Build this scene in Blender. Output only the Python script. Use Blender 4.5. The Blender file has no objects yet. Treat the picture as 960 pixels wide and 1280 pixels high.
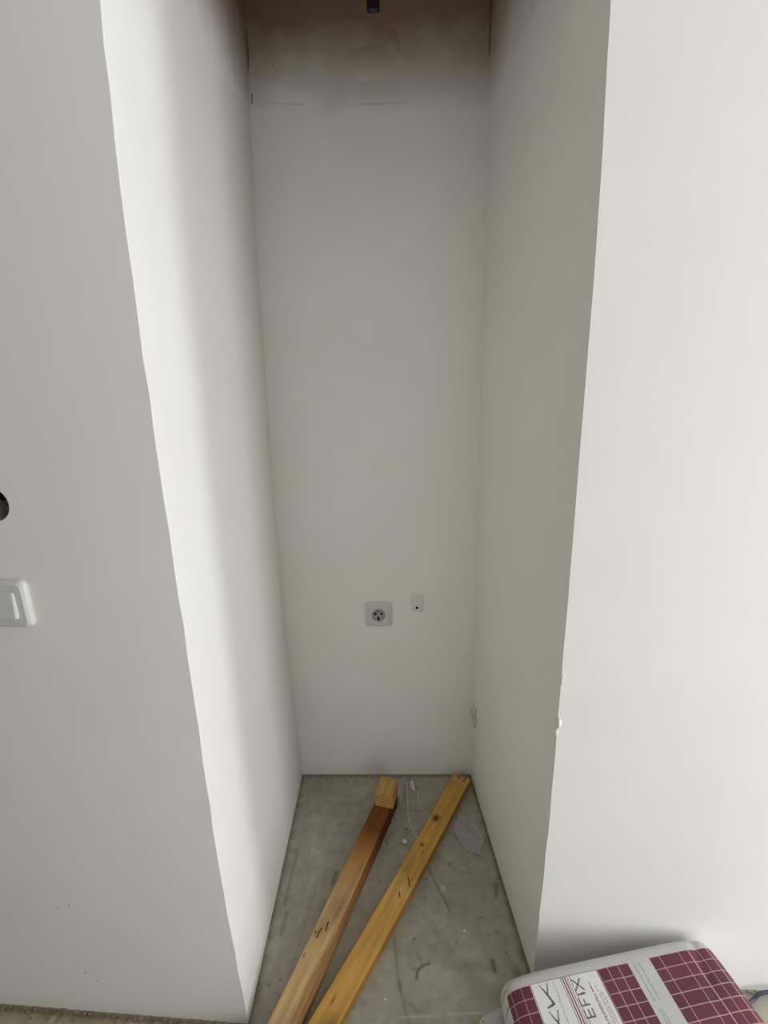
import bpy, bmesh, math, random
import numpy as np
from mathutils import Vector, Matrix

random.seed(4)
rng = np.random.default_rng(7)
scene = bpy.context.scene
COL = scene.collection

# ------------------------------------------------------------------ camera
cam_d = bpy.data.cameras.new('camera')
cam_d.sensor_fit = 'VERTICAL'
cam_d.sensor_height = 36.0
cam_d.sensor_width = 27.0
cam_d.lens = 630.0 / 1280.0 * 36.0
cam_d.clip_start = 0.02
cam = bpy.data.objects.new('camera', cam_d)
COL.objects.link(cam)
cx = Vector((0.999704, -0.006531, -0.023436))
cu = Vector((0.024329, 0.268370, 0.963009))
cb = cx.cross(cu)
cam.matrix_world = Matrix(((cx.x, cu.x, cb.x, 0), (cx.y, cu.y, cb.y, 0), (cx.z, cu.z, cb.z, 1.275), (0, 0, 0, 1)))
scene.camera = cam

# ------------------------------------------------------------------ world, daylight, exposure
world = bpy.data.worlds.new('world'); scene.world = world
world.use_nodes = True
world.node_tree.nodes['Background'].inputs[0].default_value = (0.80, 0.88, 1.0, 1)
world.node_tree.nodes['Background'].inputs[1].default_value = 0.0

def window_light(name, loc, rot, sx, sy, power, color):
    l = bpy.data.lights.new(name, 'AREA'); l.shape = 'RECTANGLE'
    l.size = sx; l.size_y = sy; l.energy = power; l.color = color
    o = bpy.data.objects.new(name, l); COL.objects.link(o)
    o.location = loc; o.rotation_euler = rot
    return o
XR = 2.0     # inner face of the room's window wall
YR = -3.2    # inner face of the room's rear wall
XL = -2.6
ZC = 2.65
W1 = (0.30, 0.62, 0.06, 1.95)       # narrow side light by the corner: y0, y1, z0, z1
W2 = (-0.95, -0.15, 0.06, 2.05)      # window nearest the niche
W3 = (0.35, 1.75, 0.30, 2.35)        # rear opening added as fill for the niche: x0, x1, z0, z1
P1, P2, P3 = 23.0, 43.5, 15.0
for nm, w, p in (('daylight_sidelight', W1, P1), ('daylight_window', W2, P2)):
    window_light(nm, (XR + 0.10, (w[0]+w[1])/2, (w[2]+w[3])/2), (0, math.radians(90), 0), w[3]-w[2], w[1]-w[0], p, (0.895, 0.935, 1.0))
window_light('fill_rear', ((W3[0]+W3[1])/2, YR-.05, (W3[2]+W3[3])/2), (math.radians(90), 0, 0), W3[1]-W3[0], W3[3]-W3[2], P3, (0.895, 0.935, 1.0))  # fill lamp added behind the camera to brighten the niche

vs = scene.view_settings
vs.view_transform = 'Standard'; vs.look = 'None'; vs.gamma = 1.0; vs.use_curve_mapping = False
vs.exposure = 0.0

# ------------------------------------------------------------------ helpers
def link(name, me, parent=None, loc=(0, 0, 0), rotz=0.0):
    o = bpy.data.objects.new(name, me); COL.objects.link(o)
    o.location = loc; o.rotation_euler = (0, 0, rotz)
    if parent: o.parent = parent
    return o

def tag(o, label, cat, group=None, kind=None):
    o['label'] = label; o['category'] = cat
    if group: o['group'] = group
    if kind: o['kind'] = kind
    return o

def empty(name, loc=(0, 0, 0), rotz=0.0):
    o = bpy.data.objects.new(name, None); COL.objects.link(o)
    o.location = loc; o.rotation_euler = (0, 0, rotz); o.empty_display_size = 0.05
    return o

def mesh(name, verts, faces, mat, smooth=False):
    me = bpy.data.meshes.new(name)
    me.from_pydata([tuple(map(float, v)) for v in verts], [], faces)
    me.update()
    bm = bmesh.new(); bm.from_mesh(me)
    bmesh.ops.recalc_face_normals(bm, faces=bm.faces)
    bm.to_mesh(me); bm.free()
    if mat: me.materials.append(mat)
    if smooth:
        for p in me.polygons: p.use_smooth = True
    return me

def from_bm(name, bm, mat, smooth=False):
    bmesh.ops.recalc_face_normals(bm, faces=bm.faces)
    me = bpy.data.meshes.new(name); bm.to_mesh(me); bm.free()
    if mat: me.materials.append(mat)
    if smooth:
        for p in me.polygons: p.use_smooth = True
    return me

def box_bm(x0, x1, y0, y1, z0, z1, bev=0.0, seg=2, bm=None):
    b = bmesh.new()
    bmesh.ops.create_cube(b, size=1.0)
    for v in b.verts:
        v.co = Vector((x0 if v.co.x < 0 else x1, y0 if v.co.y < 0 else y1, z0 if v.co.z < 0 else z1))
    if bev:
        bmesh.ops.bevel(b, geom=b.edges[:], offset=bev, segments=seg, affect='EDGES', profile=0.5)
    if bm is None: return b
    me = bpy.data.meshes.new('t'); b.to_mesh(me); b.free(); bm.from_mesh(me); bpy.data.meshes.remove(me)
    return bm

def tube(name, pts, r, mat, n=8, caps=True):
    """A round tube along a polyline; r is one radius or one per point."""
    pts = [Vector(p) for p in pts]; m = len(pts)
    rr = [r]*m if not hasattr(r, '__len__') else r
    verts, faces = [], []
    up = None
    for i, p in enumerate(pts):
        t = (pts[min(i+1, m-1)] - pts[max(i-1, 0)]).normalized()
        if up is None:
            up = t.orthogonal().normalized()
        up = (up - t*up.dot(t)).normalized()
        s = t.cross(up)
        for k in range(n):
            a = 2*math.pi*k/n
            verts.append(p + (up*math.cos(a) + s*math.sin(a))*rr[i])
    for i in range(m-1):
        for k in range(n):
            faces.append((i*n+k, i*n+(k+1) % n, (i+1)*n+(k+1) % n, (i+1)*n+k))
    if caps:
        faces.append(tuple(range(n))); faces.append(tuple(range((m-1)*n, m*n)))
    return mesh(name, verts, faces, mat, True)

def smooth_path(pts, k=6):
    pts = [np.array(p, float) for p in pts]; out = []
    P = [pts[0]] + pts + [pts[-1]]
    for i in range(1, len(P)-2):
        for j in range(k):
            t = j/k
            a, b, c, d = P[i-1], P[i], P[i+1], P[i+2]
            out.append(0.5*((2*b)+(-a+c)*t+(2*a-5*b+4*c-d)*t*t+(-a+3*b-3*c+d)*t**3))
    out.append(pts[-1]); return out

def lathe(name, prof, mat, n=32, axis='Y'):
    """prof: (radius, depth) pairs; swept round the local Y axis."""
    verts, faces = [], []
    m = len(prof)
    for r, d in prof:
        for k in range(n):
            a = 2*math.pi*k/n
            verts.append((r*math.cos(a), d, r*math.sin(a)))
    for i in range(m-1):
        for k in range(n):
            faces.append((i*n+k, i*n+(k+1) % n, (i+1)*n+(k+1) % n, (i+1)*n+k))
    faces.append(tuple(range((m-1)*n, m*n)))
    if prof[0][0] < 1e-4 or True:
        pass
    return mesh(name, verts, faces, mat, True)

def rock(name, r, mat, sx=1, sy=1, sz=1, seed=0):
    b = bmesh.new(); bmesh.ops.create_icosphere(b, subdivisions=2, radius=r)
    rs = random.Random(seed)
    for v in b.verts:
        k = 1 + rs.uniform(-.18, .18)
        v.co = Vector((v.co.x*sx*k, v.co.y*sy*k, v.co.z*sz*k))
    return from_bm(name, b, mat, False)

# ------------------------------------------------------------------ materials
class NT:
    def __init__(s, name):
        s.m = bpy.data.materials.new(name); s.m.use_nodes = True
        s.t = s.m.node_tree; s.b = s.t.nodes['Principled BSDF']
    def n(s, kind, **kw):
        x = s.t.nodes.new(kind)
        for k, v in kw.items(): setattr(x, k, v)
        return x
    def l(s, a, b): s.t.links.new(a, b)

def flat_mat(name, rgb, rough=0.5, metallic=0.0, noise=0.06, scale=60):
    q = NT(name)
    tc = q.n('ShaderNodeTexCoord'); nz = q.n('ShaderNodeTexNoise'); nz.inputs['Scale'].default_value = scale
    q.l(tc.outputs['Object'], nz.inputs['Vector'])
    r = q.n('ShaderNodeValToRGB')
    r.color_ramp.elements[0].position = .3; r.color_ramp.elements[1].position = .7
    r.color_ramp.elements[0].color = tuple(c*(1-noise) for c in rgb)+(1,)
    r.color_ramp.elements[1].color = tuple(min(1, c*(1+noise)) for c in rgb)+(1,)
    q.l(nz.outputs['Fac'], r.inputs['Fac']); q.l(r.outputs['Color'], q.b.inputs['Base Color'])
    q.b.inputs['Roughness'].default_value = rough; q.b.inputs['Metallic'].default_value = metallic
    return q.m

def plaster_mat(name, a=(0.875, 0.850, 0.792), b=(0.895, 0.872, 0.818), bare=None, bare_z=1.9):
    """Painted plaster: faint blotches, trowel waves, pinholes; optionally bare, unpainted plaster above a height."""
    q = NT(name)
    geo = q.n('ShaderNodeNewGeometry')
    n1 = q.n('ShaderNodeTexNoise'); n1.inputs['Scale'].default_value = 5.0; n1.inputs['Detail'].default_value = 4
    n2 = q.n('ShaderNodeTexNoise'); n2.inputs['Scale'].default_value = 90.0; n2.inputs['Detail'].default_value = 3
    n3 = q.n('ShaderNodeTexNoise'); n3.inputs['Scale'].default_value = 3.2; n3.inputs['Detail'].default_value = 2
    for x in (n1, n2, n3): q.l(geo.outputs['Position'], x.inputs['Vector'])
    r = q.n('ShaderNodeValToRGB')
    r.color_ramp.elements[0].position = .35; r.color_ramp.elements[1].position = .65
    r.color_ramp.elements[0].color = a+(1,); r.color_ramp.elements[1].color = b+(1,)
    q.l(n1.outputs['Fac'], r.inputs['Fac'])
    col = r.outputs['Color']
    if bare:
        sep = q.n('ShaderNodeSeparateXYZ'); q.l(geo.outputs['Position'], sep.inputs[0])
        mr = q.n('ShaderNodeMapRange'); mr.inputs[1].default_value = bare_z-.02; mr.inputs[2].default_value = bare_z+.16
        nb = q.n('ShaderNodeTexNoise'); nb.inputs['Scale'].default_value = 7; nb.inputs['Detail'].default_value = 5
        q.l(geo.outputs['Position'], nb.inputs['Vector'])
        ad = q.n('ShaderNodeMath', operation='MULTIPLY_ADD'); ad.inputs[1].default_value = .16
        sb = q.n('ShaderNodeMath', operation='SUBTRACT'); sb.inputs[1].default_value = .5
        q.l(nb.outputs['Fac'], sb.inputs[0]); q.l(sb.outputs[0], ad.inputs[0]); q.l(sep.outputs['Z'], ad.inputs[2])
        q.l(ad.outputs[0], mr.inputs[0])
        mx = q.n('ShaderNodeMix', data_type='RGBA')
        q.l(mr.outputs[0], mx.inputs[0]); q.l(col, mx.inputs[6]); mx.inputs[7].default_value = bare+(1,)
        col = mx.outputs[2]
    q.l(col, q.b.inputs['Base Color'])
    b1 = q.n('ShaderNodeBump'); b1.inputs['Strength'].default_value = .10; b1.inputs['Distance'].default_value = .001
    q.l(n2.outputs['Fac'], b1.inputs['Height'])
    b2 = q.n('ShaderNodeBump'); b2.inputs['Strength'].default_value = .25; b2.inputs['Distance'].default_value = .006
    q.l(n3.outputs['Fac'], b2.inputs['Height']); q.l(b1.outputs['Normal'], b2.inputs['Normal'])
    q.l(b2.outputs['Normal'], q.b.inputs['Normal'])
    q.b.inputs['Roughness'].default_value = .85
    q.b.inputs['Specular IOR Level'].default_value = .2
    return q.m

def attr_mat(name, rough=.8, noise_scale=40, noise_amt=.25, bump=.25, bdist=.002, spec=.3):
    """Colour from a per-point attribute, broken up by procedural noise."""
    q = NT(name)
    at = q.n('ShaderNodeAttribute', attribute_name='Col')
    tc = q.n('ShaderNodeTexCoord')
    nz = q.n('ShaderNodeTexNoise'); nz.inputs['Scale'].default_value = noise_scale; nz.inputs['Detail'].default_value = 6
    q.l(tc.outputs['Object'], nz.inputs['Vector'])
    mr = q.n('ShaderNodeMapRange'); mr.inputs[1].default_value = .25; mr.inputs[2].default_value = .75
    mr.inputs[3].default_value = 1-noise_amt; mr.inputs[4].default_value = 1+noise_amt
    q.l(nz.outputs['Fac'], mr.inputs[0])
    ml = q.n('ShaderNodeVectorMath', operation='SCALE'); q.l(at.outputs['Color'], ml.inputs[0]); q.l(mr.outputs[0], ml.inputs['Scale'])
    q.l(ml.outputs[0], q.b.inputs['Base Color'])
    bp = q.n('ShaderNodeBump'); bp.inputs['Strength'].default_value = bump; bp.inputs['Distance'].default_value = bdist
    q.l(nz.outputs['Fac'], bp.inputs['Height']); q.l(bp.outputs['Normal'], q.b.inputs['Normal'])
    q.b.inputs['Roughness'].default_value = rough; q.b.inputs['Specular IOR Level'].default_value = spec
    return q.m

def wood_mat(name):
    """Sawn softwood: attribute tint times grain stretched along local X."""
    q = NT(name)
    at = q.n('ShaderNodeAttribute', attribute_name='Col')
    tc = q.n('ShaderNodeTexCoord'); mp = q.n('ShaderNodeMapping'); mp.inputs['Scale'].default_value = (3, 45, 45)
    q.l(tc.outputs['Object'], mp.inputs['Vector'])
    nz = q.n('ShaderNodeTexNoise'); nz.inputs['Scale'].default_value = 2.2; nz.inputs['Detail'].default_value = 5; nz.inputs['Distortion'].default_value = .6
    q.l(mp.outputs[0], nz.inputs['Vector'])
    mr = q.n('ShaderNodeMapRange'); mr.inputs[1].default_value = .3; mr.inputs[2].default_value = .7; mr.inputs[3].default_value = .80; mr.inputs[4].default_value = 1.16
    q.l(nz.outputs['Fac'], mr.inputs[0])
    ml = q.n('ShaderNodeVectorMath', operation='SCALE'); q.l(at.outputs['Color'], ml.inputs[0]); q.l(mr.outputs[0], ml.inputs['Scale'])
    q.l(ml.outputs[0], q.b.inputs['Base Color'])
    bp = q.n('ShaderNodeBump'); bp.inputs['Strength'].default_value = .3; bp.inputs['Distance'].default_value = .001
    q.l(nz.outputs['Fac'], bp.inputs['Height']); q.l(bp.outputs['Normal'], q.b.inputs['Normal'])
    q.b.inputs['Roughness'].default_value = .65; q.b.inputs['Specular IOR Level'].default_value = .25
    return q.m

M_wall = plaster_mat('painted_plaster')
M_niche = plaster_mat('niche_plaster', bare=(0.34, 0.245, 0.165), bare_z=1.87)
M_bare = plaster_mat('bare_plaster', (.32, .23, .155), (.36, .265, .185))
M_ceil = plaster_mat('ceiling_paint', (.80, .80, .78), (.82, .82, .80))
M_floor = attr_mat('concrete_screed', .75, 38, .16, .35, .002)
M_wood = wood_mat('sawn_softwood')
M_plastic = flat_mat('white_plastic', (.68, .69, .65), .20, 0, .015)
M_socket = flat_mat('socket_plastic', (.66, .67, .62), .3, 0, .015)
M_dark = flat_mat('black_plastic', (.006, .006, .006), .7)
M_dark.node_tree.nodes['Principled BSDF'].inputs['Specular IOR Level'].default_value = .15
M_recess = flat_mat('shaded_dish_plastic', (.36, .36, .33), .5)  # recess shade put into the colour; the dish itself is almost flat
M_steel = flat_mat('rusty_steel', (.05, .04, .035), .55, .5, .3, 300)
M_clip = flat_mat('contact_metal', (.30, .29, .27), .35, .8)
M_boxgrey = flat_mat('dusty_box_plastic', (.22, .19, .155), .8, 0, .4, 80)
M_whitebit = flat_mat('white_crumb', (.78, .76, .70), .8, 0, .08)
M_wire = flat_mat('white_wire', (.62, .61, .56), .5)
M_greybit = flat_mat('grey_crumb', (.24, .205, .155), .9, 0, .2)
M_frame = flat_mat('window_frame_white', (.8, .8, .8), .4)
M_blue = flat_mat('dark_blue_strap', (.055, .06, .10), .5, 0, .15)
M_bag = attr_mat('printed_paper_sack', .42, 160, .05, .12, .001, .45)
M_plaster_dab = flat_mat('fresh_plaster', (.76, .72, .67), .85, 0, .05)

q = NT('cloudy_film'); M_film = q.m
q.b.inputs['Base Color'].default_value = (.62, .60, .62, 1); q.b.inputs['Roughness'].default_value = .3
nzf = q.n('ShaderNodeTexNoise'); nzf.inputs['Scale'].default_value = 45
mrf = q.n('ShaderNodeMapRange'); mrf.inputs[3].default_value = .2; mrf.inputs[4].default_value = .62
q.l(nzf.outputs['Fac'], mrf.inputs[0]); q.l(mrf.outputs[0], q.b.inputs['Alpha'])

# ------------------------------------------------------------------ the setting: walls
ZS = np.linspace(0, ZC, 54)
LZ = [0.0, .022, .2475, .4203, .5639, .7656, .9652, 1.1264, 1.2448, 1.4438, 1.564, 1.6141, 1.6902, 1.95, ZC]
LX = [-.3012, -.3021, -.3111, -.3164, -.317, -.317, -.3179, -.3195, -.3192, -.3182, -.3162, -.3133, -.3084, -.303, -.303]
RZ = [0.0, .0271, .2635, .445, .5674, .7279, .9415, 1.1038, 1.2384, 1.3612, 1.444, 1.501, 1.5638, 1.634, 1.7143, 1.95, ZC]
RX = [.2965, .2968, .3012, .3047, .3049, .3048, .306, .3052, .3053, .3053, .3053, .304, .3025, .3012, .2966, .295, .295]
BLZ = [0, .4965, .9925, 1.5931, 1.9215, 2.0689, ZC]
BLX = [-.2897, -.3045, -.306, -.297, -.284, -.2804, -.2804]
xl = np.interp(ZS, LZ, LX); xr = np.interp(ZS, RZ, RX); xbl = np.interp(ZS, BLZ, BLX); xbr = np.full_like(ZS, .261)
ker = np.array([1, 2, 3, 2, 1])/9
xl = np.convolve(np.pad(xl, 2, 'edge'), ker, 'valid'); xr = np.convolve(np.pad(xr, 2, 'edge'), ker, 'valid')
# slight hand-trowelled unevenness of the two free corners
xl = xl + .0006*np.sin(ZS*37) + .0005*np.sin(ZS*71+1); xr = xr + .0006*np.sin(ZS*41+2) + .0005*np.sin(ZS*83)
YLF, YRF, YBL, YBR = .7120, .7742, 1.372, 1.355

def wall_prism(name, cols, mat, kind_label, z=ZS):
    """cols: four plan corners as functions of level index -> (x, y)."""
    verts, faces = [], []
    for i, h in enumerate(z):
        for c in cols:
            x, y = c(i); verts.append((x, y, h))
    n = len(cols)
    for i in range(len(z)-1):
        for k in range(n):
            faces.append((i*n+k, i*n+(k+1) % n, (i+1)*n+(k+1) % n, (i+1)*n+k))
    faces.append(tuple(range(n))); faces.append(tuple(range((len(z)-1)*n, len(z)*n)))
    o = link(name, mesh(name, verts, faces, mat))
    return tag(o, kind_label, 'wall', kind='structure')

A = lambda i: (xl[i], YLF);           A2 = lambda i: (xl[i]-.08, YLF+.09)
Bp = lambda i: (XL, .903);            B2 = lambda i: (XL, 1.05)
D = lambda i: (xbl[i], YBL);          D2 = lambda i: (xbl[i]-.08, YBL+.08)
E_ = lambda i: (xbr[i], YBR);         E2 = lambda i: (xbr[i]+.08, YBR+.08)
F = lambda i: (xr[i], YRF);           F2 = lambda i: (xr[i]+.08, YRF+.09)
G = lambda i: (XR, .679);             G2 = lambda i: (XR, .83)

wall_left = wall_prism('wall_left', (A, Bp, B2, A2), M_wall, 'shaded white plaster wall left of the niche, holding the light switch')
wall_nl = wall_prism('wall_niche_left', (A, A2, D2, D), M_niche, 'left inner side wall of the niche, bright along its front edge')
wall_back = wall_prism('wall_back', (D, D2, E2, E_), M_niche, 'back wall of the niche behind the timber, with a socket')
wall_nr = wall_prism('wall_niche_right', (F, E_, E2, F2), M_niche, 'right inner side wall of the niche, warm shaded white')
wall_right = wall_prism('wall_right', (F, F2, G2, G), M_wall, 'bright white plaster wall right of the niche, behind the sacks')

def struct_box(name, boxes, mat, label, cat, kind='structure'):
    b = bmesh.new()
    for bx in boxes: box_bm(*bx, bm=b)
    o = link(name, from_bm(name, b, mat)); return tag(o, label, cat, kind=kind)

LINT = 1.91
bl = bmesh.new()
vl = [(xl[-14]+.0, YLF+.001), (.295, YRF+.001), (.295, YRF+.12), (xl[-14], YLF+.12)]
lv = [(x, y, z) for z in (LINT, ZC) for x, y in vl]
o = link('wall_lintel', mesh('wall_lintel', lv, [(0, 1, 2, 3), (4, 5, 6, 7), (0, 1, 5, 4), (1, 2, 6, 5), (2, 3, 7, 6), (3, 0, 4, 7)], M_wall))
tag(o, 'lintel wall closing the top of the niche opening', 'wall', kind='structure')
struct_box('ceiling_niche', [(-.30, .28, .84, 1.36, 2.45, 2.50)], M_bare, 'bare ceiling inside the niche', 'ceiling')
struct_box('ceiling', [(XL, XR, YR, .70, ZC, ZC+.1)], M_ceil, 'white ceiling of the room', 'ceiling')
# window wall and rear wall with their openings
def opening_wall(wins, lo, hi, mk):
    out = []; c = lo
    for (a0, a1, z0, z1) in sorted(wins):
        out += [mk(c, a0, 0, ZC), mk(a0, a1, 0, z0), mk(a0, a1, z1, ZC)]; c = a1
    return out + [mk(c, hi, 0, ZC)]
struct_box('wall_window_side', opening_wall((W1, W2), YR, .84, lambda a, b, c, d: (XR, XR+.2, a, b, c, d)), M_wall, 'window wall of the room, right of the camera', 'wall')
struct_box('wall_rear', opening_wall((W3,), XL, XR, lambda a, b, c, d: (a, b, YR-.1, YR, c, d)), M_wall, 'rear wall of the room, behind the camera', 'wall')
struct_box('wall_far_left', [(XL-.1, XL, YR, 1.05, 0, ZC)], M_bare, 'far left wall of the room, darkened to cut bounce light', 'wall')  # dark finish chosen to keep bounce off the left wall
struct_box('wall_light_blocker', [(XL, -.04, -.62, -.50, 0, ZC)], M_wall, 'added unseen partition shading the left wall, behind the camera', 'wall')  # unseen partition, added to block light from the left wall
def window_frame(name, w, label, rear=False, X0=XR+.02):
    a0, a1, z0, z1 = w; t = .035
    q4 = [(a0, a0+t, z0, z1), (a1-t, a1, z0, z1), (a0+t, a1-t, z0, z0+t), (a0+t, a1-t, z1-t, z1)]
    bx = [((a, b, YR-.04, YR-.01, c, d) if rear else (X0, X0+.03, a, b, c, d)) for a, b, c, d in q4]
    struct_box(name, bx, M_frame, label, 'window')
window_frame('window_1', W1, 'narrow white-framed side light by the room corner')
window_frame('window_2', W2, 'white-framed window nearest the niche in the right-hand room wall')
window_frame('rear_fill_frame', W3, 'white frame of the added fill light opening in the rear wall', True)  # frame round the added rear fill lamp

# round box hole cut into the left wall
PH = math.atan2(-.045, .542)                       # heading of the left wall
def left_wall(x, out=0.0):
    """Point on the left wall's face at a given x, moved out towards the room."""
    y = .711 + (x+.299)*(-.045/.542)
    return Vector((x - math.sin(-PH)*out, y - math.cos(PH)*out, 0))
hp = left_wall(-.5863)
HOLE = (hp.x, hp.y, 1.0965); HR = .0262
cut = lathe('cutter', [(HR, -.02), (HR, .052)], None, 40)
cm = bpy.data.meshes.new('cut'); cbm = bmesh.new(); cbm.from_mesh(cut)
bmesh.ops.holes_fill(cbm, edges=cbm.edges[:], sides=0); bmesh.ops.recalc_face_normals(cbm, faces=cbm.faces); cbm.to_mesh(cm); cbm.free()
co = link('cutter', cm, None, HOLE, PH)
md = wall_left.modifiers.new('hole', 'BOOLEAN'); md.object = co; md.operation = 'DIFFERENCE'; md.solver = 'EXACT'
bpy.context.view_layer.update()
dg = bpy.context.evaluated_depsgraph_get()
newme = bpy.data.meshes.new_from_object(wall_left.evaluated_get(dg))
wall_left.modifiers.clear(); wall_left.data = newme
bpy.data.objects.remove(co)

# ------------------------------------------------------------------ floor
def seg_d(X, Y, a, b):
    a = np.array(a, float); b = np.array(b, float); d = b-a; L = max(d@d, 1e-12)
    t = np.clip(((X-a[0])*d[0]+(Y-a[1])*d[1])/L, 0, 1)
    return np.hypot(X-a[0]-t*d[0], Y-a[1]-t*d[1])
def vnoise(X, Y, sc, seed):
    r = np.random.default_rng(seed); out = 0
    for k in range(7):
        a = r.uniform(0, 6.28); f = sc*r.uniform(.5, 1.8); p = r.uniform(0, 6.28)
        out = out + np.sin((X*math.cos(a)+Y*math.sin(a))*f + p + 1.3*np.sin((X*math.sin(a)-Y*math.cos(a))*f*.6+p*2))
    return out/7

gx = np.concatenate([[XL, -1.8, -1.2], np.arange(-.95, .95, .0036), [1.3, XR]])
gy = np.concatenate([[YR, -2, -1, 0, .4], np.arange(.58, 1.376, .0036), [1.40]])
X, Y = np.meshgrid(gx, gy); nx, ny = len(gx), len(gy)
base = np.array([.395, .370, .288])
shade = 1 + .10*vnoise(X, Y, 14, 1) + .07*vnoise(X, Y, 45, 2)
dark = np.zeros_like(X); light = np.zeros_like(X)
def dseg(pts, w, s, arr=None):
    global dark
    jit = 1 + .5*vnoise(X, Y, 120, 5)
    for a, b in zip(pts[:-1], pts[1:]):
        dark = np.maximum(dark, s*np.exp(-(seg_d(X, Y, a, b)/(w*jit.clip(.3)))**2))
def lseg(pts, w, s):
    global light
    for a, b in zip(pts[:-1], pts[1:]):
        light = np.maximum(light, s*np.exp(-(seg_d(X, Y, a, b)/w)**2))
# dirt gathered along the foot of the niche walls
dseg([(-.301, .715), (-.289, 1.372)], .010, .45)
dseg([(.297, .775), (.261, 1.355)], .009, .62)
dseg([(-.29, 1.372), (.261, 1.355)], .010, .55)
# trowel creases, scuffs and soft tonal patches in the screed
dseg([(.084, 1.06), (.102, 1.015), (.137, .926)], .004, .45)
lseg([(.078, 1.06), (.096, 1.015), (.131, .926)], .004, .16)
dseg([(-.002, .90), (0, .854), (.005, .798), (.009, .768), (.024, .712), (.03, .69)], .0030, .35)
dseg([(.007, .782), (.011, .765)], .004, .55)
dseg([(.046, .785), (.050, .800), (.062, .809), (.076, .813)], .0032, .85)
dseg([(.040, .803), (.050, .800)], .0025, .5)
dseg([(.219, .815), (.219, .795)], .006, .75)
dseg([(.265, .985), (.258, .960)], .008, .5)
dseg([(.268, .79), (.262, .76)], .012, .5)
dseg([(-.150, 1.03), (-.157, 1.00)], .006, .5)
dseg([(-.20, .98), (-.215, .90), (-.225, .83)], .003, .22)
dseg([(-.26, 1.12), (-.268, 1.02), (-.272, .95)], .004, .3)
dseg([(-.263, .93), (-.268, .88)], .005, .4)
dseg([(.05, .835), (.06, .815)], .003, .3)
dseg([(.03, .74), (.045, .725)], .004, .3)
dseg([(.14, 1.05), (.10, 1.10)], .002, .3)
dseg([(.10, .88), (.13, .84)], .012, .13)
dseg([(.16, .78), (.24, .76)], .03, .28)  # broad soft darker patch beside the sacks
lseg([(.10, .90), (.17, .88), (.19, .80)], .03, .10)
lseg([(.06, .79), (.12, .77)], .03, .10)
lseg([(-.22, 1.25), (-.20, 1.05)], .04, .10)
lseg([(-.2, 1.10), (-.23, .9)], .003, .22)
lseg([(.126, .984), (.130, .980)], .006, .5)
lseg([(-.06, 1.33), (-.10, 1.28)], .012, .2)
lseg([(.005, .7155), (.19, .722)], .0018, .45)
rs = np.random.default_rng(12)
for _ in range(150):
    px, py = rs.uniform(-.28, .26), rs.uniform(.7, 1.34); r_ = rs.uniform(.0012, .0034)
    m = rs.uniform(.3, .8)*np.exp(-(np.hypot(X-px, Y-py)/r_)**2)
    if rs.random() < .72: dark = np.maximum(dark, m)
    else: light = np.maximum(light, m*.7)
# brown mortar crust in front of the left wall and along the right wall
lw_y = .711 + (X+.299)*(-.045/.542); rw_y = .7742 + (X-.3)*(-.0953/1.7)
crust = np.exp(-((Y-(lw_y-.012))/.022)**2)*(X < -.30)
dark = np.maximum(dark, .62*np.exp(-((Y-(lw_y-.006))/.007)**2)*(X < -.30))
dark = np.maximum(dark, .5*np.exp(-((Y-(rw_y-.004))/.006)**2)*(X > .30)*(.6+.4*vnoise(X, Y, 60, 9)))
col = base[None, None, :]*shade[..., None]
col = col*(1-crust[..., None]*np.array([.10, .20, .30]))
col = col*(1-dark[..., None]*np.array([.80, .84, .90]))
col = col + light[..., None]*np.array([.36, .36, .33])
lump = (vnoise(X, Y, 180, 21)*vnoise(X, Y, 90, 22)).clip(0)
Z = .0005*vnoise(X, Y, 60, 3) - .0012*dark + .0008*light + crust*lump*.02
inside = (X > -.31) & (X < .30) & (Y > .715)
Z = np.where((X > -.96) & (X < .96) & (Y > .57), Z, 0.0)
verts = np.stack([X, Y, Z], -1).reshape(-1, 3)
idx = np.arange(nx*ny).reshape(ny, nx)
faces = np.stack([idx[:-1, :-1], idx[:-1, 1:], idx[1:, 1:], idx[1:, :-1]], -1).reshape(-1, 4)
def np_mesh(name, verts, faces, col, mat):
    me = bpy.data.meshes.new(name)
    me.from_pydata(verts.tolist(), [], faces.tolist()); me.update()
    at = me.attributes.new('Col', 'FLOAT_COLOR', 'POINT')
    c4 = np.ones((len(verts), 4), np.float32); c4[:, :3] = np.clip(col.reshape(-1, 3), 0.004, .9)
    at.data.foreach_set('color', c4.ravel())
    me.polygons.foreach_set('use_smooth', np.ones(len(me.polygons), bool))
    me.materials.append(mat); me.update()
    return me
floor = link('floor', np_mesh('floor', verts, faces, col, M_floor))
tag(floor, 'grey scuffed concrete floor running into the niche', 'floor', kind='structure')

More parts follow.
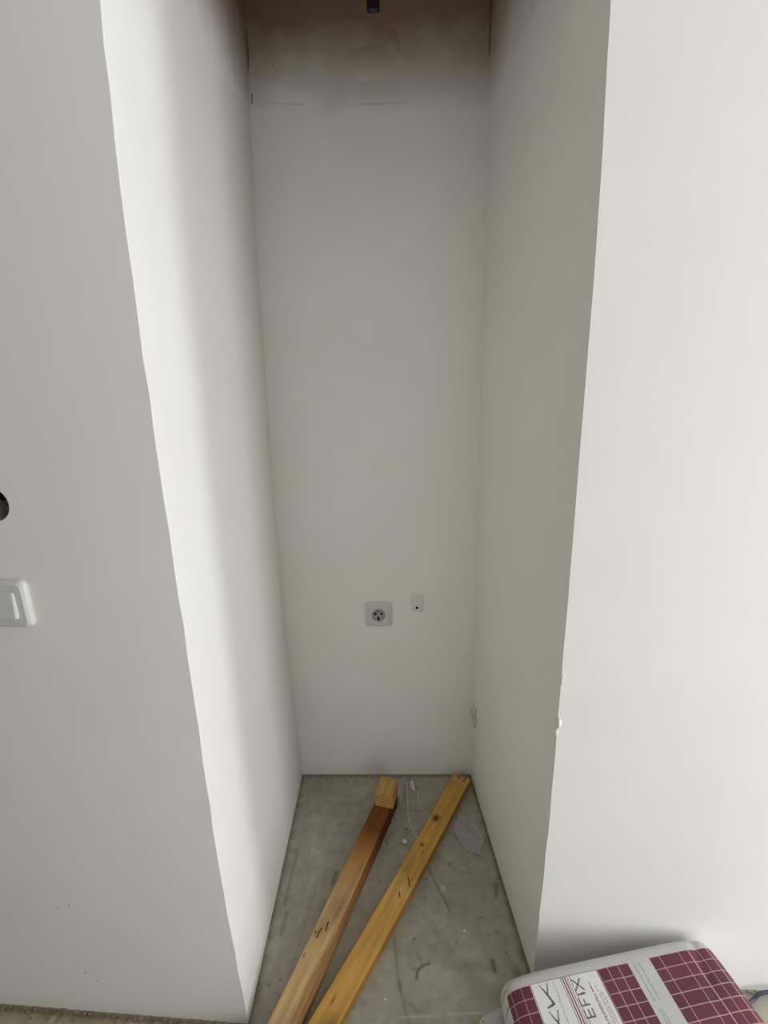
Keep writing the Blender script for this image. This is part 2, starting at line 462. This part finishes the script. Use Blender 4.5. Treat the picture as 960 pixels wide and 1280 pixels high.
# ------------------------------------------------------------------ timber
def plank_mesh(name, L, w, h, colfun, bow=0.0):
    """Sawn stick along local +X from x=0, top at z=h, softened arrises; colour from colfun(x, y, face)."""
    nxs = int(L/.0035)+1
    ring = []                      # cross-section points, with rounded corners and fine top
    c = .0018
    ny_ = 18
    for t in np.linspace(-w/2+c, w/2-c, ny_): ring.append((t, h, 't'))
    ring.append((w/2-c*.3, h-c*.3, 't')); ring.append((w/2, h-c, 'r'))
    for z in np.linspace(h-c*2, c, 6): ring.append((w/2, z, 'r'))
    ring.append((w/2-c, 0, 'b')); ring.append((-w/2+c, 0, 'b'))
    for z in np.linspace(c, h-c, 6): ring.append((-w/2, z, 'l'))
    ring.append((-w/2+c*.3, h-c*.3, 't'))
    n = len(ring); xs = np.linspace(0, L, nxs)
    V, Cc, Fc = [], [], []
    for i, x in enumerate(xs):
        wob = bow*math.sin(math.pi*x/L)
        for (y, z, f) in ring:
            V.append((x, y+wob, z)); Cc.append(colfun(x, y, z, f))
    for i in range(nxs-1):
        for k in range(n):
            Fc.append((i*n+k, i*n+(k+1) % n, (i+1)*n+(k+1) % n, (i+1)*n+k))
    me = bpy.data.meshes.new(name)
    # end caps with their own verts
    b0 = len(V)
    for x in (0, L):
        for (y, z, f) in ring: V.append((x, y, z)); Cc.append(colfun(x, y, z, 'e'))
    Fc.append(tuple(range(b0, b0+n))); Fc.append(tuple(range(b0+n, b0+2*n)))
    me.from_pydata(V, [], Fc); me.update()
    at = me.attributes.new('Col', 'FLOAT_COLOR', 'POINT')
    c4 = np.ones((len(V), 4), np.float32); c4[:, :3] = np.array(Cc)
    at.data.foreach_set('color', c4.ravel())
    bm = bmesh.new(); bm.from_mesh(me); bmesh.ops.recalc_face_normals(bm, faces=bm.faces); bm.to_mesh(me); bm.free()
    me.materials.append(M_wood)
    return me

def nails(parent, items, r=.0011):
    for pts in items:
        link('nail', tube('nail', smooth_path(pts, 4), r, M_steel, 6), parent)

# board lying diagonally, far end in the right back corner
BO = Vector((.2295, 1.323, 0)); bd = Vector((-.147-.2295, .695-1.323, 0)).normalized()
bang = math.atan2(bd.y, bd.x); BL = .770; BW = .0545; BH = .025
def to_local(p, o, ang):
    dx, dy = p[0]-o.x, p[1]-o.y; c, s = math.cos(ang), math.sin(ang)
    return dx*c+dy*s, -dx*s+dy*c
k1 = to_local((.127, 1.169), BO, bang); k2 = to_local((.079, 1.086), BO, bang)
honey = np.array([.60, .335, .080]); pale = np.array([.70, .43, .16]); knot = np.array([.13, .035, .008])
def board_col(x, y, z, f):
    c = honey*(1 + .05*math.sin(x*31+y*60))
    c = c + (pale-c)*.7*max(0, min(1, (.040+y*.3-x)/.006))
    pk = max(0, min(1, (x-.380-.012*math.sin(y*150))/.008))*max(0, min(1, (.455+.010*math.sin(y*200)-x)/.016))
    c = c + (pale*1.05-c)*.55*pk        # paler patch where a cross piece was nailed
    if f == 't':
        d = math.hypot((x-k1[0])/.0130, (y-k1[1])/.0105); c = c + (knot-c)*max(0, min(1, 1.35-d))
        d = math.hypot((x-k2[0])/.0085, (y-k2[1])/.0065); c = c + (knot*1.2-c)*max(0, min(1, 1.2-d))
        d = math.hypot((x-k2[0]-.022)/.014, (y-k2[1]-.012)/.0025); c = c + (knot*2-c)*max(0, min(.85, 1.1-d))
        d = math.hypot((x-.69)/.016, (y+.006)/.0035); c = c + (knot*2.4-c)*max(0, min(.7, 1.1-d))
        d = math.hypot((x-.735)/.03, (y-.012)/.02); c = c*(1-.45*max(0, min(1, 1.3-d)))
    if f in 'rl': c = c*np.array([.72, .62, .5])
    return c
board = empty('timber_board', BO, bang)
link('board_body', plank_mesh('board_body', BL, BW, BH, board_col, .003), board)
def loc(px, py, z): 
    u, v = to_local((px, py), BO, bang); return (u, v, z)
nails(board, [
    [loc(.039, .996, BH-.001), loc(.0395, .985, BH+.004), loc(.041, .972, BH+.005), loc(.042, .966, BH+.002)],
    [loc(.016, .956, BH-.001), loc(.015, .949, BH+.004), loc(.0155, .941, BH+.003)],
    [loc(.214, 1.326, BH-.001), loc(.217, 1.318, BH+.004), loc(.221, 1.310, BH+.003)],
    [loc(.229, 1.298, BH-.001), loc(.234, 1.305, BH+.004), loc(.241, 1.311, BH+.004)]], .0012)
tag(board, 'flat honey-coloured board with dark knots, lying across the niche floor to its back corner', 'board')

# batten with a short block nailed on its far end
TO = Vector((-.004, 1.247, 0)); td = Vector((-.200, -.505, 0)).normalized()
tang = math.atan2(td.y, td.x); TL = .80; TW = .052; TH = .050
dkw = np.array([.20, .062, .012]); midw = np.array([.46, .225, .065]); greyw = np.array([.55, .36, .165])  # dkw: wood stain together with the end block's shade, as colour
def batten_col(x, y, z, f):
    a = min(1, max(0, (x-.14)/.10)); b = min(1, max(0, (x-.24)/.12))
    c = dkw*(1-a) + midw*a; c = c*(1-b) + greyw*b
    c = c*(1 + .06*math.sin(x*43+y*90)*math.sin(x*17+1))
    if f == 't':
        d = math.hypot((x-.365)/.035, (y-.006)/.02); c = c*(1-.30*max(0, min(1, 1.3-d)))
        wane = max(0, min(1, (x-.30)/.25))*(.013 + .0015*math.sin(x*40) + .001*math.sin(x*97))   # barky right-hand arris
        wk = max(0, min(1, (wane-(TW/2-y))/.004)); c = c*(1-wk*np.array([.28, .40, .55]))
        d = math.hypot((x-.485)/.005, (y+.019)/.003); c = c + (knot*1.5-c)*max(0, min(.9, 1.2-d))
    if f in 'rl': c = c*np.array([.62, .52, .42])  # side faces darkened: their shade is put into the colour
    return c
batten = empty('timber_batten', TO, tang)
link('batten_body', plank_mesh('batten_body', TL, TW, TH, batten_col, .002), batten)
BKL = .060
def block_col(x, y, z, f):
    c = np.array([.545, .32, .10])
    if f == 't': c = c*(1 + .06*math.sin(y*500))
    return c
bk = plank_mesh('end_block', BKL, .054, .050, block_col)
blk = link('end_block', bk, batten, (.003, .001, TH), math.radians(6)); blk['label'] = 'pale square end block'
def tl(px, py, z): 
    u, v = to_local((px, py), TO, tang); return (u, v, z)
nails(batten, [
    [tl(-.152, .872, TH-.001), tl(-.1525, .864, TH+.004), tl(-.154, .855, TH+.004), tl(-.156, .849, TH+.002)],
    [tl(-.165, .858, TH-.001), tl(-.168, .850, TH+.004), tl(-.172, .842, TH+.004), tl(-.174, .836, TH+.001)],
    [tl(-.178, .850, TH-.001), tl(-.179, .848, TH+.003)]], .0013)
tag(batten, 'brown square batten with a cube-shaped end block, stain and block shade painted dark at its far end', 'batten')

# ------------------------------------------------------------------ sacks of tile adhesive
def sack_mesh(name, W_, D_, hh, seed, fine=True, flat_bottom=.55):
    """Filled paper sack: u runs along the wall, v towards the room, centre height 0; printed on its upper sheet."""
    nu, nv = (420, 330) if fine else (120, 90)
    def axis(n, L):
        t = np.linspace(-1, 1, n)
        return np.sign(t)*(1-(1-np.abs(t))**1.25)*L/2 + L/2
    us, vs_ = axis(nu, W_), axis(nv, D_)
    U, V = np.meshgrid(us, vs_)
    s = (U-W_/2)/(W_/2); t = (V-D_/2)/(D_/2)
    f = ((1-np.abs(s)**20).clip(0)*(1-np.abs(t)**19).clip(0))**.42
    # corners of a filled sack pull in
    cn = (np.abs(s)**5)*(np.abs(t)**5)
    Uo = U - s*cn*.010; Vo = V - t*cn*.010
    wr = .0016*vnoise(U, V, 26, seed) + .0007*vnoise(U, V, 80, seed+1)
    fold = .004*np.exp(-(((U-W_+.045)+.3*(V-.03))/.010)**2)*np.exp(-((V)/.10)**2)      # crease near the far right corner
    ztop = hh*f + wr*f - fold*f
    edge = (f < .02)
    zbot = -hh*flat_bottom*((f*1.6).clip(0, 1))
    side = (f < .80)
    return us, vs_, U, V, Uo, Vo, ztop, zbot, f

def paint_print(U, V, f):
    grey = np.array([.50, .50, .455]); white = np.array([.70, .69, .64]); burg = np.array([.118, .022, .036]); rose = np.array([.50, .33, .34]); ink = np.array([.07, .07, .065])
    c = np.empty(U.shape+(3,)); c[:] = grey
    v0 = .024
    inpr = V > v0
    def rect(u0, u1, va=v0, vb=9): return (U >= u0) & (U < u1) & (V >= va) & (V < vb)
    def tiles(u0, u1, pitch, va):
        m = rect(u0, u1, va)
        a = np.mod(U-u0, pitch); b = np.mod(V-va, .0205)
        tile = (a > .0011) & (b > .0013)
        tone = 1 + .12*np.sin(np.floor((U-u0)/pitch)*12.9+np.floor((V-va)/.0205)*7.7)
        c[m & ~tile] = rose
        mm = m & tile
        c[mm] = burg*tone[mm][:, None]
    tiles(-.006, .0545, .0202, v0)
    tiles(.1895, .2535, .0213, v0-.001)
    tiles(.2985, .4500, .0207, v0-.001)
    c[rect(.0545, .1895)] = white
    for a in (.0552, .1872, .1887): c[rect(a-.0004, a+.0005)] = burg*1.4
    c[rect(.0545, .1895, v0-.0009, v0+.0004)] = ink*2
    for k in range(5): c[rect(.1145+k*.0044, .1145+k*.0044+.0017)] = burg*1.7
    def stroke(pts, w, colr=ink):
        for a, b in zip(pts[:-1], pts[1:]):
            if len(a) == 3: wa, wb = a[2], b[2]
            else: wa = wb = w
            A_ = np.array(a[:2]); B_ = np.array(b[:2]); d = B_-A_; L = d@d
            tt = np.clip(((U-A_[0])*d[0]+(V-A_[1])*d[1])/L, 0, 1)
            dist = np.hypot(U-A_[0]-tt*d[0], V-A_[1]-tt*d[1])
            c[dist < (wa+(wb-wa)*tt)/2] = colr
    # brand letters, set sideways
    for dv in (0, .0415, .083, .1245):
        stroke([(.0715, .0267+dv, .0012), (.0795, .044+dv, .0032), (.086, .059+dv, .0042)], 0)
        stroke([(.086, .059+dv, .0042), (.0715, .0632+dv, .0024)], 0)
        stroke([(.0812, .0430+dv, .0026), (.0875, .0276+dv, .0018)], 0)
    wav = [(.0996, .0264), (.0990, .034), (.0996, .0396), (.1004, .047), (.0998, .0526), (.0968, .0585), (.0971, .0622), (.0985, .069), (.0969, .0745), (.0978, .084), (.0962, .095), (.0985, .11), (.097, .125), (.099, .14), (.097, .16), (.098, .19)]
    stroke(wav, .0014, np.array([.36, .36, .32]))
    g = np.array([.085, .085, .075])
    w = .0024
    stroke([(.1350, .0305), (.1500, .0487)], w, g); stroke([(.1505, .0312), (.1345, .0475)], w, g)      # X
    stroke([(.1345, .0543), (.1490, .0540)], w, g)                                                   # I
    stroke([(.1330, .0710), (.1480, .0710)], w, g); stroke([(.1330, .0710), (.1330, .0605)], w, g); stroke([(.1405, .0710), (.1405, .0625)], w, g)   # F
    stroke([(.1330, .0890), (.1480, .0890)], w, g)                                                   # E
    for a in (.1330, .1405, .1480): stroke([(a, .0890), (a, .0775)], w, g)
    # lines of small print
    pr = np.array([.30, .14, .15]); r2 = np.random.default_rng(3)
    c[rect(.1690, .1696, .0285)] = burg*1.5
    for (uu, va, th, cc) in ((.1633, .040, .0018, pr), (.1668, .058, .0016, pr), (.1733, .047, .0016, pr), (.1768, .056, .0016, pr), (.1812, .058, .0015, pr)):
        v = va
        while v < .30:
            L = r2.uniform(.003, .013); c[rect(uu, uu+th, v, v+L)] = cc; v += L+r2.uniform(.0008, .0024)
    c[rect(.1714, .1719, .0480)] = burg*1.6
    for (uu, va, vb) in ((.2645, .0287, .0871), (.2700, .0260, .0865), (.2745, .0255, .0862), (.2640, .0985, .16), (.2690, .0985, .15)):
        v = va
        while v < vb:
            L = r2.uniform(.004, .012); c[rect(uu, uu+.0011, v, min(vb, v+L))] = np.array([.16, .16, .15]); v += L+r2.uniform(.0006, .0016)
    return c

def build_sack(name, W_, D_, hh, loc_, rotz, seed, label, fine=True, plain=False):
    us, vs_, U, V, Uo, Vo, zt, zb, f = sack_mesh(name, W_, D_, hh, seed, fine)
    nv, nu = U.shape
    vt = np.stack([Uo, -Vo, zt], -1).reshape(-1, 3)
    c = paint_print(U, V-.008, f)
    if plain: c[:] = (.50, .50, .46)
    side_white = np.array([.70, .69, .64])
    # the narrow side gussets are plain white with a little sideways print
    gus = (f < .74) & (((U < .012) & (V > .010)) | (U > W_-.005))
    c[gus] = side_white
    mark = gus & (np.mod(V-.030+zt*.25, .026) < .0026) & (f > .30) & (U < .02)
    c[mark] = np.array([.10, .10, .09])
    rim = (zt > hh*.60) & (zt < hh*.72) & (U > W_-.02)
    idx = np.arange(nu*nv).reshape(nv, nu)
    ft = np.stack([idx[:-1, :-1], idx[1:, :-1], idx[1:, 1:], idx[:-1, 1:]], -1).reshape(-1, 4)
    # lower sheet, coarser
    st = 6
    iu = np.unique(np.r_[np.arange(0, nu, st), nu-1]); iv = np.unique(np.r_[np.arange(0, nv, st), nv-1])
    vb_ = np.stack([Uo, -Vo, zb], -1)[np.ix_(iv, iu)]
    n0 = len(vt); nb = np.arange(len(iu)*len(iv)).reshape(len(iv), len(iu)) + n0
    fb = np.stack([nb[:-1, :-1], nb[:-1, 1:], nb[1:, 1:], nb[1:, :-1]], -1).reshape(-1, 4)
    allv = np.concatenate([vt, vb_.reshape(-1, 3)]); cb_ = np.empty((vb_.reshape(-1, 3).shape[0], 3)); cb_[:] = (.55, .55, .51)
    root = empty(name, loc_, rotz)
    o = link('sack_body', np_mesh(name, allv, np.concatenate([ft, fb]), np.concatenate([c.reshape(-1, 3), cb_]), M_bag), root)
    # glued seam lip down the right-hand end
    pts = [(W_+.001, -v, .004*math.sin(v*30)-.002) for v in np.linspace(.030, D_-.030, 30)]
    link('seam', tube('seam', pts, .0020, M_plastic, 6), root)
    tag(root, label, 'sack', 'sacks by the right wall')
    return root

SPHI = math.radians(9)
sack_top = build_sack('adhesive_sack', .445, .368, .050, (.1887, .6859, .1245), SPHI, 31,
    'upper paper sack with burgundy tile grid print and EFIX lettering')
sack_low = build_sack('adhesive_sack', .450, .36, .055, (.150, .688, .0345), math.radians(6), 57,
    'lower grey paper sack squeezed underneath the burgundy-printed one', fine=False, plain=True)

# ------------------------------------------------------------------ electrical bits
def rounded_plate(name, w, h, t, r, mat, dome=.0, bev=.002):
    """Rounded rectangle lying in local XZ, back at y=0, front at y=-t."""
    pts = []
    for cx_, cz_, a0 in ((w/2-r, h/2-r, 0), (-w/2+r, h/2-r, 90), (-w/2+r, -h/2+r, 180), (w/2-r, -h/2+r, 270)):
        for k in range(7):
            a = math.radians(a0+k*15); pts.append((cx_+r*math.cos(a), cz_+r*math.sin(a)))
    n = len(pts); V, Fc = [], []
    lay = [(1, 0), (1, -t*.45), (1-.35*bev/w*2, -t+bev*.6), (1-2*bev/w*1.2, -t)]
    for s, y in lay:
        for (x, z) in pts: V.append((x*s, y, z*s))
    for i in range(len(lay)-1):
        for k in range(n): Fc.append((i*n+k, i*n+(k+1) % n, (i+1)*n+(k+1) % n, (i+1)*n+k))
    Fc.append(tuple(range(n))); Fc.append(tuple(range((len(lay)-1)*n, len(lay)*n)))
    me = mesh(name, V, Fc, mat)
    return me

BPH = math.atan2(1.355-1.372, .551)
def back_wall(x): return 1.372 + (x+.29)*((1.355-1.372)/.551)
# socket
sx = -.0237
sock = empty('wall_socket', (sx, back_wall(sx), .5815), BPH)
link('faceplate', rounded_plate('faceplate', .079, .079, .008, .013, M_socket, bev=.004), sock)
link('insert_rim', rounded_plate('insert_rim', .054, .054, .0105, .006, M_plastic, bev=.002), sock)
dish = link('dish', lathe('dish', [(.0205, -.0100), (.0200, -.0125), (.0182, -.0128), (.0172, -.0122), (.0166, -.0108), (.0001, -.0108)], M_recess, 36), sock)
hole_me = lathe('pin_hole', [(.0038, -.0106), (.0036, -.0111), (.0001, -.0111)], M_dark, 14)
for px_ in (-.0095, .0095):
    h_ = link('pin_hole', hole_me, dish, (px_, 0, .0045))
link('earth_clip', from_bm('earth_clip', box_bm(-.003, .003, -.0132, -.0106, -.0155, -.0045, .0006), M_dark), dish)
link('earth_clip', from_bm('earth_clip', box_bm(-.0025, .0025, -.0135, -.0106, .0115, .0160, .0006), M_clip), dish)
tag(sock, 'white square earthed power socket low on the niche back wall', 'socket')

# small plastered stub beside it
stx = .0915
stub = empty('cable_stub', (stx, back_wall(stx), .6150), BPH)
def bump_patch(name, w, h, d, mat, seed, parent, loc_, rotz=0.0, p=4, edge=.0006):
    """Trowelled dab: a low mound whose rim dies into the wall; local -Y is out of the wall."""
    n = 26; r_ = np.random.default_rng(seed); ph = r_.uniform(0, 6, 4); V = []; Fc = []
    for i in range(n+1):
        for j in range(n+1):
            x = (j/n-.5)*2; z = (i/n-.5)*2
            rad = (abs(x)**p + abs(z)**p)**(1/p)*(1 + .10*math.sin(3*x+ph[0])*math.cos(2*z+ph[1]))
            k = max(0.0, 1-rad**3)
            V.append((x*w/2, edge - (d+edge)*k*(1+.25*math.sin(5*x+ph[2])*math.sin(4*z+ph[3])), z*h/2))
    for i in range(n):
        for j in range(n): q0 = i*(n+1)+j; Fc.append((q0, q0+1, q0+n+2, q0+n+1))
    return link(name, mesh(name, V, Fc, mat, True), parent, loc_, rotz)
bump_patch('plaster_patch', .044, .062, .0042, M_plaster_dab, 6, stub, (0, 0, 0))
link('stub_hole', lathe('stub_hole', [(.0040, -.0030), (.0040, -.0054), (.0030, -.0056), (.0001, -.0050)], M_dark, 14), stub, (-.001, 0, -.0135))
tag(stub, 'small white plaster patch with a dark hole, right of the socket', 'wall stub')

# plaster dab low on the right inner wall
dab = empty('plaster_dab', (.2632, 1.325, .246))
def blob(name, rx, ry, rz, mat, seed, parent=None, loc_=(0, 0, 0)):
    b = bmesh.new(); bmesh.ops.create_icosphere(b, subdivisions=3, radius=1)
    rs_ = np.random.default_rng(seed)
    ph = rs_.uniform(0, 6, 6)
    for v in b.verts:
        k = 1 + .12*math.sin(v.co.x*5+ph[0]) + .10*math.sin(v.co.y*6+ph[1]) + .12*math.sin(v.co.z*5+ph[2])
        v.co = Vector((v.co.x*rx*k, v.co.y*ry*k, v.co.z*rz*k))
    return link(name, from_bm(name, b, mat, True), parent, loc_)
lip = [(-.003+.0008*math.sin(a*3), .022*math.cos(a)*(1+.15*math.sin(2*a+1)), .030*math.sin(a)*(1+.12*math.cos(3*a))) for a in np.linspace(0, 2*math.pi, 26)]
link('plaster_lip', tube('plaster_lip', lip, [.0035+.001*math.sin(i*1.7) for i in range(26)], M_plaster_dab, 8, False), dab)
blob('hollow', .0022, .017, .024, M_greybit, 3, dab)
tag(dab, 'small plaster hollow with ragged lip low on the right niche wall', 'plaster mark')

# chip on the free edge of the right wall
chp = blob('plaster_burr', .0045, .0035, .011, M_plaster_dab, 8, wall_right, (.3065, .7735, .655))
blob('plaster_burr', .0035, .003, .006, M_plaster_dab, 9, wall_right, (.3035, .7735, .634))
blob('plaster_burr', .0025, .003, .010, M_plaster_dab, 10, wall_right, (.3055, .7735, .745))

# light switch
sp = left_wall(-.6005)
sw = empty('light_switch', (sp.x, sp.y, .9360), PH)
link('frame', rounded_plate('frame', .0815, .0805, .0105, .010, M_plastic, bev=.0050), sw)
rk = rounded_plate('rocker', .048, .046, .0145, .004, M_plastic, bev=.0022)
for v in rk.vertices:
    if v.co.y < -.006: v.co.y += v.co.z*.09        # pressed at one end
link('rocker', rk, sw)
tag(sw, 'white plastic rocker light switch on the left wall', 'light switch')

# empty round box above the switch
wb = empty('wall_box', HOLE, PH)
link('box_cup', lathe('box_cup', [(HR-.0002, .003), (HR-.0012, .004), (HR-.0014, .046), (.0001, .047)], M_boxgrey, 40), wb)
link('wire_loop', tube('wire_loop', smooth_path([(-.018, .040, .008), (-.005, .022, .005), (.008, .020, .004), (.020, .034, .006)], 6), .0030, M_dark, 8), wb)
link('wire_loop', tube('wire_loop', smooth_path([(-.016, .042, -.012), (.002, .028, -.010), (.018, .038, -.004)], 6), .0022, M_greybit, 8), wb)
tag(wb, 'empty round recessed wall box with loose wires, above the light switch', 'wall box')

# cable hanging in the top of the niche
hc = empty('hanging_cable', (.0025, 1.05, 2.45))
link('cord', tube('cord', smooth_path([(0, 0, 0), (.012, .004, -.2), (-.004, 0, -.42), (0, 0, -.545)], 8), .004, M_dark, 8), hc)
cn = box_bm(-.0112, .0112, -.009, .009, -.586, -.540, .003)
link('connector', from_bm('connector', cn, M_dark), hc)
link('terminal', from_bm('terminal', box_bm(-.007, .007, -.006, .006, -.5875, -.5855, .0005), M_steel), hc)
for s_ in (-1, 1):
    link('wire', tube('wire', smooth_path([(s_*.004, 0, -.47), (s_*.016, -.003, -.53), (s_*.0125, -.004, -.570)], 6), .0013, M_wire, 6), hc)
tag(hc, 'black cable connector hanging at the top of the niche', 'cable')

# ragged joint tape and cracks in the bare plaster at the niche top
def crack(pts, r=.0012, mat=M_greybit, parent=wall_back):
    link('plaster_crack', tube('plaster_crack', smooth_path(pts, 4), r, mat, 5), parent)
yb = back_wall
M_crack = flat_mat('crack_dark', (.24, .19, .14), .9, 0, .3, 120)
M_seam = flat_mat('filler_seam', (.58, .53, .46), .9, 0, .1, 120)
crack([(-.286, yb(-.286), 2.05), (-.280, yb(-.28)-.001, 1.99), (-.283, yb(-.28)-.001, 1.94)], .0016, M_crack)
crack([(-.279, yb(-.28), 1.895), (-.281, yb(-.28), 1.875)], .0013, M_crack)
crack([(-.250, yb(-.25), 1.995), (-.238, yb(-.238), 1.975), (-.226, yb(-.226), 1.945)], .0010, M_crack)
crack([(-.04, yb(-.04)+.0003, 1.867), (0, yb(0)+.0003, 1.8655), (.070, yb(.070)+.0003, 1.866)], .0008, M_seam)
crack([(-.25, yb(-.25)+.0006, 1.876), (-.16, yb(-.16)+.0006, 1.870)], .0008, M_seam)
crack([(.259, 1.352, 2.06), (.2585, 1.352, 2.00), (.259, 1.352, 1.95)], .0014, M_crack)
bump_patch('plaster_ridge', .13, .075, .0030, M_niche, 14, wall_back, (.005, yb(.005), 1.945), BPH, 2)
bump_patch('plaster_ridge', .035, .060, .0035, M_niche, 15, wall_back, (.045, yb(.045), 1.975), BPH, 2)
bump_patch('plaster_ridge', .12, .10, .0025, M_niche, 16, wall_back, (-.20, yb(-.20), 1.985), BPH, 2)

# pinholes in the left wall
for (px_, pz_) in ((-.6276, .295), (-.6505, .287), (-.6282, .114), (-.6065, .0934)):
    p_ = left_wall(px_)
    blob('pinhole', .0013, .0006, .0013, M_greybit, 2, wall_left, (p_.x, p_.y, pz_))

# crust of mortar along the foot of the left and right walls
cr = bmesh.new()
rr_ = random.Random(77)
def crumbs(n, fx, size):
    for _ in range(n):
        x, y = fx(); r = rr_.uniform(*size)
        t_ = bmesh.ops.create_icosphere(cr, subdivisions=1, radius=r)
        for v in t_['verts']:
            v.co = Vector((v.co.x*rr_.uniform(.8, 1.5)+x, v.co.y*rr_.uniform(.7, 1.2)+y, v.co.z*.6+r*.3))
crumbs(170, lambda: (lambda x: (x, .711+(x+.299)*(-.083)-abs(rr_.gauss(0, .007))))(rr_.uniform(-.95, -.31)), (.0008, .0034))
crumbs(60, lambda: (lambda x: (x, .7742+(x-.3)*(-.056)-abs(rr_.gauss(0, .006))))(rr_.uniform(.62, .95)), (.001, .0035))
crumbs(70, lambda: (rr_.uniform(-.28, .25), 1.366-abs(rr_.gauss(0, .006))-.01), (.0008, .0026))
crumbs(50, lambda: (lambda y: (.297-(y-.775)*.062-abs(rr_.gauss(0, .004)), y))(rr_.uniform(.78, 1.33)), (.0008, .0028))
crumbs(40, lambda: (lambda y: (-.300+(y-.712)*.016+abs(rr_.gauss(0, .004)), y))(rr_.uniform(.73, 1.35)), (.0008, .0026))
co_ = link('mortar_crumbs', from_bm('mortar_crumbs', cr, M_greybit))
tag(co_, 'grey-brown mortar crumbs scattered along the foot of the walls', 'crumbs', kind='stuff')

# ------------------------------------------------------------------ litter on the niche floor
def bit(name, me, at, label, cat, rotz=0):
    return tag(link(name, me, None, at, rotz), label, cat)
bit('plaster_chip', rock('plaster_chip', .006, M_whitebit, .8, 2.2, .8, 3), (-.172, .768, .0045), 'white plaster chip wedged between batten and board', 'chip', -.35)
bit('pebble', rock('pebble', .0075, M_whitebit, 1, .9, .8, 5), (.035, 1.112, .006), 'small whitish pebble left of the board beside its small knot', 'pebble')
bit('plaster_crumb', rock('plaster_crumb', .0038, M_whitebit, 1, 1, .6, 6), (.166, .878, .0018), 'white plaster crumb alone on the open floor near the right wall', 'crumb')
bit('plaster_crumb', rock('plaster_crumb', .0022, M_whitebit, 1, 1, .6, 7), (-.022, .747, .001), 'tiny white crumb right of the board near the niche front', 'crumb')
bit('dark_pebble', rock('dark_pebble', .0032, M_greybit, 1, 1, .7, 9), (.042, 1.155, .002), 'dark grit grain behind the whitish pebble', 'grit')
wire_me = tube('wire', smooth_path([(.046, 1.330, .004), (.052, 1.306, .0025), (.050, 1.262, .003), (.050, 1.215, .0025), (.053, 1.178, .003), (.060, 1.147, .0025), (.074, 1.124, .003)], 6), .0019, M_wire, 7)
bit('white_wire', wire_me, (0, 0, 0), 'long bent white wire on the floor between block and board', 'wire')
bit('white_wire', tube('wire', smooth_path([(.083, 1.290, .003), (.085, 1.260, .002), (.088, 1.235, .0025), (.092, 1.218, .002)], 6), .0017, M_wire, 7), (0, 0, 0), 'short white wire beside the longer bent one', 'wire')
# crumpled scrap: a thin folded sheet with thickness
def sheet(name, outline, z, mat, seed, amp, thick):
    b = bmesh.new(); c_ = np.mean(np.array(outline), 0); rs_ = np.random.default_rng(seed)
    rings = 5; n = len(outline); V = []
    for k in range(rings+1):
        for p in outline:
            f_ = k/rings; x = c_[0]+(p[0]-c_[0])*f_; y = c_[1]+(p[1]-c_[1])*f_
            V.append((x, y, z+amp*(.5+.5*math.sin(x*130+seed)*math.cos(y*110+seed*2))))
    Fc = []
    for k in range(1, rings):
        for i in range(n): Fc.append((k*n+i, k*n+(i+1) % n, (k+1)*n+(i+1) % n, (k+1)*n+i))
    for i in range(n): Fc.append((0, n+i, n+(i+1) % n))
    top = V; nv_ = len(V)
    V2 = [(x, y, zz-thick) for x, y, zz in V]
    F2_ = [tuple(reversed([i+nv_ for i in f_])) for f_ in Fc]
    sd = [(rings*n+i, rings*n+(i+1) % n, nv_+rings*n+(i+1) % n, nv_+rings*n+i) for i in range(n)]
    me = mesh(name, V+V2, Fc+F2_+sd, mat, False)
    return me
film_out = [(.180, 1.135), (.178, 1.165), (.192, 1.180), (.199, 1.203), (.212, 1.197), (.224, 1.206), (.238, 1.203), (.246, 1.165), (.256, 1.125), (.262, 1.098), (.246, 1.090), (.240, 1.070), (.217, 1.071), (.200, 1.090)]
bit('film_scrap', sheet('film_scrap', film_out, .0015, M_film, 4, .006, .0006), (0, 0, 0), 'crumpled scrap of cloudy plastic film between board and right wall', 'film')
bit('paper_tag', sheet('paper_tag', [(.062, 1.330), (.072, 1.331), (.078, 1.295), (.072, 1.287), (.064, 1.300)], .003, M_wire, 7, .003, .0008), (0, 0, 0), 'small white scrap against the niche back wall behind the wires', 'scrap')
bit('film_scrap', sheet('film_scrap', [(.020, 1.330), (.045, 1.335), (.042, 1.275), (.030, 1.24), (.012, 1.27)], .002, M_film, 9, .008, .0006), (0, 0, 0), 'clear film scrap beside the end block', 'film')
# dark blue strap loop by the right wall
bit('strap_loop', tube('strap_loop', smooth_path([(.728, .724, .004), (.742, .730, .005), (.752, .733, .013), (.770, .734, .018), (.800, .732, .017), (.825, .722, .006)], 8), .0038, M_blue, 8), (0, 0, 0), 'dark blue plastic strap loop on the floor beside the sacks', 'strap')
